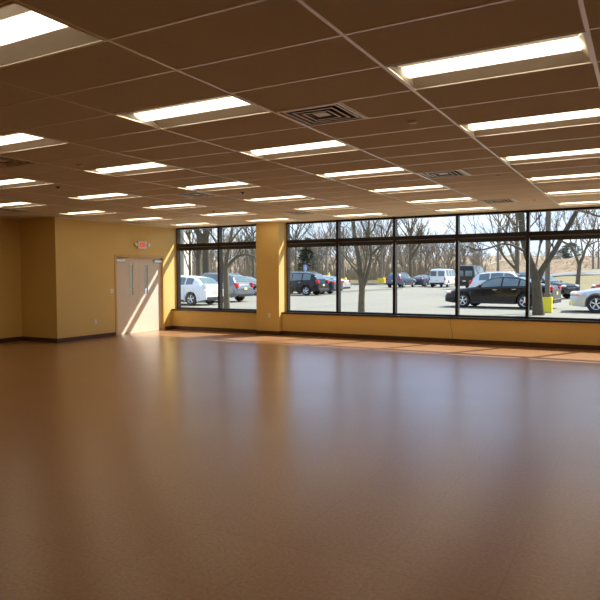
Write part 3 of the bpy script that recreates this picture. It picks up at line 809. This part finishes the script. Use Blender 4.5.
place('suv', 'suv', P_SILVER, 'silver crossover behind the black sedan, rear to the left', on_ground(484, 297.5), 'r', 92, -1)
place('sedan', 'sedan', P_BLACK, 'black sedan in full side view in the middle of the right window', on_ground(462.5, 307.4), 'f', -84, +1)
place('suv', 'suv', P_GREY, 'dark grey car roof showing above the black sedan, near the mullion', on_ground(514, 291.5), 'r', 92, -1, scale=.98)
place('sedan', 'sedan', P_RED, 'red sedan tail showing between the black sedan tail and black crossover', on_ground(540, 296.5), 'r', -88, +1)
place('suv', 'suv', P_BLACK, 'black crossover with its headlights turned to the windows, left of small tree', on_ground(550.5, 299), 'f', 118, -1, scale=.96, top_scale=.93)
place('sedan', 'sedan', P_SILVER, 'bright silver sedan cut by the right edge of the photo', on_ground(596, 312.9), 'f', -94, +1, scale=1.06)
place('sedan', 'sedan', P_RED, 'red car nose behind the silver sedan at the right edge', on_ground(606, 296.5), 'f', -92, +1)

# ---------------------------------------------------------------- lamp posts, sign
def lamp_post(loc, label, hgt=8.0, base_r=.2, base_h=.65, pole_r=.1, square=True):
    r = empty('lamp_post', loc)
    if square: MB().rbox(-base_r, base_r, -base_r, base_r, 0, base_h, .02).build('base', YELLOW, r)
    else: MB().lathe([(0, 0), (0, base_r), (base_h - .05, base_r), (base_h, base_r - .05), (base_h, 0)], 'Z', 20).build('base', YELLOW, r, smooth=True)
    MB().rbox(-base_r * .75, base_r * .75, -base_r * .75, base_r * .75, base_h, base_h + .16, .02).build('base_cover', POLE, r)
    MB().rbox(-pole_r, pole_r, -pole_r, pole_r, base_h + .15, hgt, .015).build('pole', POLE, r)
    MB().tube([(0, 0, hgt - .12), (0, -.7, hgt - .02)], .05, 8).build('arm', POLE, r)
    MB().rbox(-.2, .2, -1.35, -.65, hgt - .1, hgt + .08, .03).build('lamp_head', POLE, r)
    tag(r, label, 'lamp post')
g = on_ground(547.3, 312.5); lamp_post((g.x, g.y, 0), 'brown lamp post on a yellow base beside the black sedan', 8.5, .18, .62, .09)
g = on_ground(343.5, 284); lamp_post((g.x, g.y, 0), 'distant lamp post on a yellow base, left of the forked tree', 9, .55, .95, .12, False)
g = on_ground(381.5, 284); lamp_post((g.x, g.y, 0), 'distant lamp post on a yellow base, right of the forked tree', 9, .6, .95, .12, False)
g = on_ground(421, 281.5); lamp_post((g.x, g.y, 0.0), 'thin distant lamp post rising behind the white van', 8.5, .4, .8, .11, False)

g = on_ground(305.5, 287.5); sg = empty('parking_sign', (g.x, g.y, 0), math.radians(25))
MB().tube([(0, 0, 0), (0, 0, 2.6)], .035, 8).build('post', STEEL, sg)
fc = MB().rbox(-.24, .24, -.05, -.03, 2.0, 2.7, .006).build('sign_panel', BLUE_SIGN, sg)
MB().lathe([(-.055, .09), (-.055, .13), (-.05, .13), (-.05, .09), (-.055, .09)], 'Y', 16, (0.02, 0, 2.25)).box(-.04, -.01, -.055, -.05, 2.3, 2.52).ball((-.02, -.052, 2.58), (.04, .004, .04), 8, 6).box(-.03, .1, -.055, -.05, 2.36, 2.39).build('wheelchair_symbol', SIGNW, fc)
tag(sg, 'small blue and white parking sign on a post behind the black suv', 'sign')
g = on_ground(329, 288); yb = MB().lathe([(0, 0), (0, .12), (1.6, .12), (1.72, .07), (1.74, 0)], 'Z', 14).build('bollard', YELLOW, None, (g.x, g.y, 0), smooth=True)
tag(yb, 'yellow bollard sticking up behind the navy sedan roof', 'bollard')

# ---------------------------------------------------------------- trees
rnd = random.Random(7)
def grow(mb, p, d, ln, r, depth, rg, n=4, up=.25, spread=.55, kids=3):
    pts = [p]; rad = [r]; q = Vector(p); dd = Vector(d).normalized()
    segs = 3 if depth > 1 else 2
    for k in range(segs):
        dd = (dd + Vector((rg.uniform(-1, 1), rg.uniform(-1, 1), rg.uniform(-.6, 1))) * .16 + Vector((0, 0, up * .12))).normalized()
        q = q + dd * ln / segs; pts.append(Vector(q)); rad.append(r * (1 - .5 * (k + 1) / segs))
    mb.tube(pts, rad, n if r > .03 else 3, cap=False)
    if depth <= 0: return
    for k in range(kids):
        t = rg.uniform(.35, 1.0); i = min(segs - 1, int(t * segs)); f = t * segs - i
        b = pts[i].lerp(pts[i + 1], f)
        ax = Vector((rg.uniform(-1, 1), rg.uniform(-1, 1), rg.uniform(-.3, .9)))
        nd = (dd + ax * spread).normalized()
        grow(mb, b, nd, ln * rg.uniform(.55, .8), max(.006, r * rg.uniform(.42, .6)), depth - 1, rg, n, up, spread, kids)

def smooth_path(pts, n=4):
    pts = [Vector(p) for p in pts]; out = []
    for k in range(len(pts) - 1):
        p0, p1, p2, p3 = pts[max(0, k - 1)], pts[k], pts[k + 1], pts[min(len(pts) - 1, k + 2)]
        for i in range(n):
            t = i / n
            out.append(.5 * ((2 * p1) + (p2 - p0) * t + (2 * p0 - 5 * p1 + 4 * p2 - p3) * t * t + (3 * p1 - p0 - 3 * p2 + p3) * t ** 3))
    out.append(pts[-1]); return out

def limb_tree(name, base_px, Y, limbs, bark, label, seed, twig=(1.3, .03, 2), count=7):
    """limbs: lists of (px, py, depth offset, radius); first one is the trunk from the ground up."""
    rg = random.Random(seed)
    b = at_y(base_px[0], base_px[1], Y); root = empty(name, (b.x, Y, 0)); org = Vector((b.x, Y, 0))
    tk = MB(); br = MB()
    for k, lb in enumerate(limbs):
        pts = [at_y(x, y, Y + o) - org for (x, y, o, r) in lb]; rad = [r for *_, r in lb]
        if k == 0: pts[0].z = -.05
        sp = smooth_path(pts); m = len(sp) - 1
        rr = [np.interp(i / m * (len(rad) - 1), range(len(rad)), rad) for i in range(m + 1)]
        tk.tube(sp, rr, 10 if k == 0 else 8)
        if k > 0 or len(limbs) == 1:
            for q in range(count):
                i = rg.randint(max(1, int(m * .35)), m); d = (sp[i] - sp[i - 1]).normalized()
                ax = Vector((rg.uniform(-1, 1), rg.uniform(-1, 1), rg.uniform(-.2, 1)))
                grow(br, sp[i], (d * .6 + ax * .8), twig[0] * rg.uniform(.6, 1.3), min(twig[1], rr[i] * .6), twig[2], rg)
    tk.build('trunk', bark, root, smooth=True, angle=80)
    br.build('branches', bark, root, fix=False)
    tag(root, label, 'tree')
    return root

YA = 22.79
limb_tree('forked_tree', (361.5, 313.5), YA, [
    [(361.5, 314.5, 0, .15), (361.5, 300, 0, .125), (362, 287, 0, .125), (360.5, 274, 0, .115), (358.5, 258, -.1, .095), (356, 245, -.2, .085), (354.2, 232, -.3, .075), (353, 217, -.4, .065), (350, 190, -.6, .05), (352, 160, -.8, .03)],
    [(363, 287, 0, .085), (366.5, 278, .1, .085), (369.5, 266, .2, .075), (371.3, 255, .3, .07), (370, 243, .3, .062), (368.3, 232, .3, .055), (369, 220, .2, .045), (369, 200, .2, .03)],
    [(371, 256, .3, .05), (376, 250, .2, .048), (382, 245, 0, .042), (386, 235, 0, .035), (391, 221, 0, .028), (397, 200, 0, .02)],
    [(369, 234, .3, .04), (373, 230, .5, .036), (376, 223, .6, .03), (379, 212, .8, .02)],
    [(368, 234, .3, .04), (363, 227, .2, .036), (361, 218, .1, .028), (360, 200, 0, .018)],
    [(359.5, 275, 0, .045), (355, 269.5, -.4, .042), (349, 262, -.9, .035), (344, 255.5, -1.3, .03), (339.5, 249, -1.7, .022)],
    [(358.5, 266, 0, .03), (353, 263, .4, .028), (347, 257, .8, .022), (343, 250, 1.2, .016)],
    [(363.5, 275, 0, .04), (366, 264, -.4, .035), (366.5, 252, -.7, .028), (362, 240, -.9, .02)],
], BARK2, 'forked bare tree standing close outside the second bay right of the pillar', 3, (1.2, .025, 2), 5)

YBt = 24.76
limb_tree('leaning_tree', (538.5, 315), YBt, [
    [(538.5, 316, 0, .235), (537.5, 300, 0, .19), (536.5, 285, 0, .175), (535, 275, 0, .17), (530, 262, -.2, .14), (525.5, 248, -.4, .125), (522.5, 232, -.5, .12), (521.3, 215, -.6, .115), (520.5, 195, -.7, .10), (518, 160, -.9, .07)],
    [(537, 281, 0, .13), (542, 270, .1, .115), (548, 260.5, .2, .105), (555, 250, .3, .095), (561, 239, .4, .09), (568, 226, .5, .08), (576, 212, .6, .075), (586, 190, .7, .06), (598, 160, .9, .04)],
    [(577, 211, .6, .05), (586, 211.5, .2, .042), (594, 215, -.2, .036), (606, 218, -.5, .025)],
    [(525, 252, -.4, .05), (519, 248, -1.0, .045), (510, 244.5, -1.5, .04), (501, 244, -1.9, .034), (491, 247.5, -2.2, .03), (479, 250, -2.5, .024), (466, 246, -2.8, .016)],
    [(563, 236, .4, .03), (571, 226, 1.0, .025), (575, 215, 1.3, .02), (577, 200, 1.5, .012)],
    [(547, 263, .2, .03), (549, 250, -.6, .025), (555, 238, -1.0, .02), (557, 220, -1.2, .014)],
    [(535.5, 270, 0, .04), (538, 255, .6, .035), (541, 240, .9, .028), (539, 222, 1.2, .02)],
], BARK, 'large leaning bare tree beside the yellow lamp post base', 11, (1.5, .03, 2), 6)

YC = 23.27
limb_tree('slim_tree', (226.8, 311), YC, [
    [(226.8, 312, 0, .17), (226.5, 298, 0, .145), (226, 284, 0, .14), (225.5, 272, 0, .14), (226, 262, 0, .11), (228.5, 250, 0, .085), (231, 236, 0, .07), (233, 222, 0, .055), (236, 195, 0, .035)],
    [(226, 270, 0, .085), (230, 264, .2, .075), (234.5, 258.5, .3, .07), (241, 255, .4, .06), (248, 254.5, .4, .05), (256, 258, .3, .035)],
    [(225.5, 272, 0, .08), (222.5, 262, -.3, .07), (220, 250, -.6, .06), (215, 240, -.8, .05), (208, 230, -1, .035), (200, 215, -1.2, .025)],
    [(227, 257, 0, .05), (224, 243, .5, .045), (223, 228, .8, .035), (219, 205, 1.0, .02)],
    [(236, 257.5, .3, .045), (240, 249, .8, .04), (247, 240, 1.0, .032), (256, 231, 1.2, .022)],
    [(230, 243, 0, .045), (238, 232, -.5, .038), (248, 222, -.8, .03), (262, 205, -1, .018)],
], BARK2, 'slim bare tree outside the left window beside the dark grey wagon', 23, (1.3, .025, 2), 7)

def simple_tree(name, px, py, Y, h, r, label, seed, bark=BARK, fork=.3, lean=0.0, group=None, depth=3, nb=9, z0=0.0):
    rg = random.Random(seed); b = at_y(px, py, Y); root = empty(name, (b.x, Y, z0))
    tk = MB(); br = MB()
    pts = [Vector((lean * t * t * h + rg.uniform(-.06, .06) * t, rg.uniform(-.1, .1) * t, h * .62 * t - .05)) for t in np.linspace(0, 1, 7)]
    tk.tube(pts, [r * (1.15 if k == 0 else 1 - .11 * k) for k in range(7)], 10)
    tk.build('trunk', bark, root, smooth=True, angle=80)
    for k in range(nb):
        t = rg.uniform(fork, 1.0) if k else 1.0; i = min(5, int(t * 6)); p = pts[i].lerp(pts[i + 1], t * 6 - i)
        a = rg.uniform(0, 2 * PI); d = Vector((math.cos(a) * .8, math.sin(a) * .8, rg.uniform(.6, 1.3)))
        grow(br, p, d, h * rg.uniform(.22, .36), r * (.55 - .25 * t), depth, rg)
    br.build('branches', bark, root, fix=False)
    tag(root, label, 'tree', group); return root
simple_tree('bare_tree', 199, 285, 41, 11.5, .30, 'thick bare trunk behind the white hatchback, left one of the pair', 31, BARK2, .35)
simple_tree('bare_tree', 206.5, 285, 39, 12.5, .36, 'thick bare trunk behind the white hatchback, right one of the pair', 32, BARK, .4)
simple_tree('bare_tree', 190, 285, 47, 10, .18, 'thin bare tree beside the cream building', 33, BARK2, .3)
simple_tree('bare_tree', 516.5, 290, 52, 9.5, .24, 'bare tree just left of the leaning tree, behind the dark grey car', 34, BARK2, .3)
limb_tree('bare_tree', (577.5, 289), 60, [
    [(577.5, 290, 0, .22), (578, 280, 0, .19), (579, 270, 0, .175), (580, 263, 0, .16), (583, 257, 0, .12), (586, 248, .3, .10), (590, 240, .5, .08), (594, 228, .8, .06), (597, 212, 1, .03)],
    [(579.5, 266, 0, .13), (577, 259, -.3, .115), (574, 251, -.6, .095), (569, 245, -.9, .08), (562, 241, -1.3, .06), (553, 238, -1.8, .03)],
    [(583, 257, 0, .08), (582, 247, 1, .07), (580, 235, 1.6, .055), (577, 218, 2.0, .03)],
    [(587, 247, .3, .07), (593, 243, -.5, .055), (601, 241, -1, .03)],
    [(572, 248, -.7, .06), (570, 238, -.4, .05), (566, 225, 0, .03)],
], BARK2, 'small spreading bare tree on the lawn above the silver sedan', 35, (2.6, .045, 3), 6)
simple_tree('bare_tree', 410.5, 280, 88, 13, .30, 'tall bare tree behind the blue sedan', 36, BARK2, .28, nb=14)
simple_tree('bare_tree', 383, 280, 92, 11.5, .27, 'bare tree behind the right distant lamp post', 37, WOODS, .28, nb=12)
simple_tree('bare_tree', 253.5, 285, 62, 10.5, .24, 'bare tree half behind the pillar, beyond the grey sedan', 38, BARK2, .25, nb=12)
simple_tree('bare_tree', 326.5, 282, 84, 12, .26, 'bare tree behind the yellow bollard', 39, WOODS, .3, nb=12)
simple_tree('bare_tree', 296, 283, 78, 12.5, .24, 'bare tree rising behind the black suv by the window jamb', 40, BARK2, .3, nb=13)
simple_tree('bare_tree', 498, 275, 84, 13, .2, 'slender bare tree standing before the brown mound', 44, WOODS, .35, nb=11, z0=1.1)
simple_tree('bare_tree', 593, 270, 100, 8, .16, 'young bare tree by the road, left one of two', 45, WOODS, .3, nb=9, z0=2.2)
simple_tree('bare_tree', 598.5, 270, 98, 8, .16, 'young bare tree by the road, right one of two', 46, WOODS, .3, nb=9, z0=2.2)

def evergreen(px, Y, z0, h, w, label, seed, round_=False):
    rg = random.Random(seed); b = at_y(px, 270, Y); root = empty('evergreen_tree', (b.x, Y, z0))
    MB().tube([(0, 0, -.1), (0, 0, h * .8)], [h * .022, h * .008], 8).build('trunk', BARK, root)
    m = MB()
    for k in range(520):
        t = rg.random() ** .8; zz = h * (.12 + .86 * t)
        rr = w * (math.sin(PI * (.12 + .85 * t)) if round_ else (1 - t) * .95 + .05) * rg.uniform(.35, 1)
        a = rg.uniform(0, 2 * PI); c = Vector((rr * math.cos(a), rr * math.sin(a), zz)); s = h * rg.uniform(.03, .06)
        d = Vector((math.cos(a), math.sin(a), rg.uniform(-.5, .3))).normalized() * s * 1.5; e = Vector((-math.sin(a), math.cos(a), rg.uniform(-.3, .3))) * s * .6; u = Vector((0, 0, s * .35))
        m.add([c - d - e, c - d + e, c + d * 1.2, c - d * .3 + u, c - d * .3 - u], [(0, 1, 3), (1, 2, 3), (2, 0, 3), (1, 0, 4), (2, 1, 4), (0, 2, 4)])
    m.build('foliage', NEEDLE, root, fix=False)
    tag(root, label, 'tree')
evergreen(308, 108, 0.4, 8.4, 3.6, 'dark green pine among the bare woods above the black suv', 51)
evergreen(571, 147, 3.9, 4.4, 2.7, 'round dark evergreen on top of the mound, above the small tree', 52, True)
evergreen(560.5, 152, 3.9, 3.0, 2.4, 'lower dark evergreen on the mound beside the round one', 53, True)

tf = MB(); rt = random.Random(77)
for k in range(2600):
    px = rt.uniform(474, 604); Y = rt.uniform(112, 142); p = at_y(px, 262, Y); b = Vector((p.x, Y, hill_h(p.x, Y) - .05)); hh = rt.uniform(.05, .15)
    tf.tube([b, b + Vector((rt.uniform(-.4, .4), rt.uniform(-.4, .4), hh))], [rt.uniform(.03, .09), .01], 3, cap=False)
tag(tf.build('dry_grass', DRYHILL, fix=False), 'tufts of dry brown grass covering the mound', 'grass', kind='stuff')
# woods: one grown tree of each of four kinds, then copies
def wood_proto(seed):
    rg = random.Random(seed); root = empty('woodland_tree'); m = MB(); h = 9.0
    pts = [Vector((rg.uniform(-.12, .12) * k, rg.uniform(-.12, .12) * k, h * .8 * k / 5 - .05)) for k in range(6)]
    m.tube(pts, [.16, .14, .12, .09, .06, .03], 5, cap=False)
    for k in range(15):
        t = rg.uniform(.2, 1.0); i = min(4, int(t * 5)); p = pts[i].lerp(pts[i + 1], t * 5 - i); a = rg.uniform(0, 2 * PI)
        grow(m, p, Vector((math.cos(a) * .8, math.sin(a) * .8, rg.uniform(.5, 1.3))), h * rg.uniform(.16, .3), .06, 2, rg, 3)
    m.build('trunk', WOODS, root, fix=False); return root
protos = [wood_proto(100 + k) for k in range(5)]; first = [True] * 5
rg = random.Random(5); nplaced = 0
WLAB = 'bare grey brown tree in the woods beyond the parking lot'
spots = []
for k in range(330):
    px = rg.uniform(176, 482); Y = rg.uniform(101, 150); spots.append((px, Y, 0.75))
for k in range(60):
    px = rg.uniform(478, 600); Y = rg.uniform(158, 185); spots.append((px, Y, 3.6))
taken = []
for px, Y, zg in spots:
    p = at_y(px, 270, Y)
    if any((p.x - q.x) ** 2 + (p.y - q.y) ** 2 < (2.7 if zg < 2 else 2.5) ** 2 for q in taken): continue
    taken.append(p)
    k = rg.randrange(5)
    o = protos[k] if first[k] else copy_tree(protos[k]); first[k] = False
    s = rg.uniform(.8, 1.2) * (1.0 if zg < 2 else .62) * (1.0 if px < 400 else (1 - .25 * min(1, (px - 400) / 80)))
    o.location = (p.x, Y, zg - .3); o.scale = (s * 1.1, s * 1.1, s); o.rotation_euler = (0, 0, rg.uniform(0, 6.28))
    tag(o, WLAB if zg < 2 else 'small bare tree standing on the brown mound against the sky', 'tree', 'woodland trees' if zg < 2 else 'trees on the mound')
# brush between the trunks
ub = MB()
for k in range(5200):
    px = rg.uniform(170, 486); Y = rg.uniform(98, 132); p = at_y(px, 270, Y); base = Vector((p.x, Y, .5))
    hh = rg.uniform(1.0, 3.6); d = Vector((rg.uniform(-.9, .9), rg.uniform(-.9, .9), hh)); w = rg.uniform(.02, .07)
    ub.tube([base, base + d * .5 + Vector((rg.uniform(-.2, .2), 0, 0)), base + d], [w, w * .7, .01], 3, cap=False)
tag(ub.build('undergrowth', SCRUB, fix=False), 'tangle of dry brown undergrowth along the wood edge', 'undergrowth', kind='stuff')
# low wooded rise closing the view behind the woods
struct(MB().grid([[(x, y, -1 + 7.5 * min(1, max(0, (y - 135) / 45)) + .5 * math.sin(x * .35) + .35 * math.sin(x * .9 + y)) for x in np.linspace(-230, -20, 120)] for y in np.linspace(130, 185, 12)]).build('hill_woods', SCRUB, smooth=True))
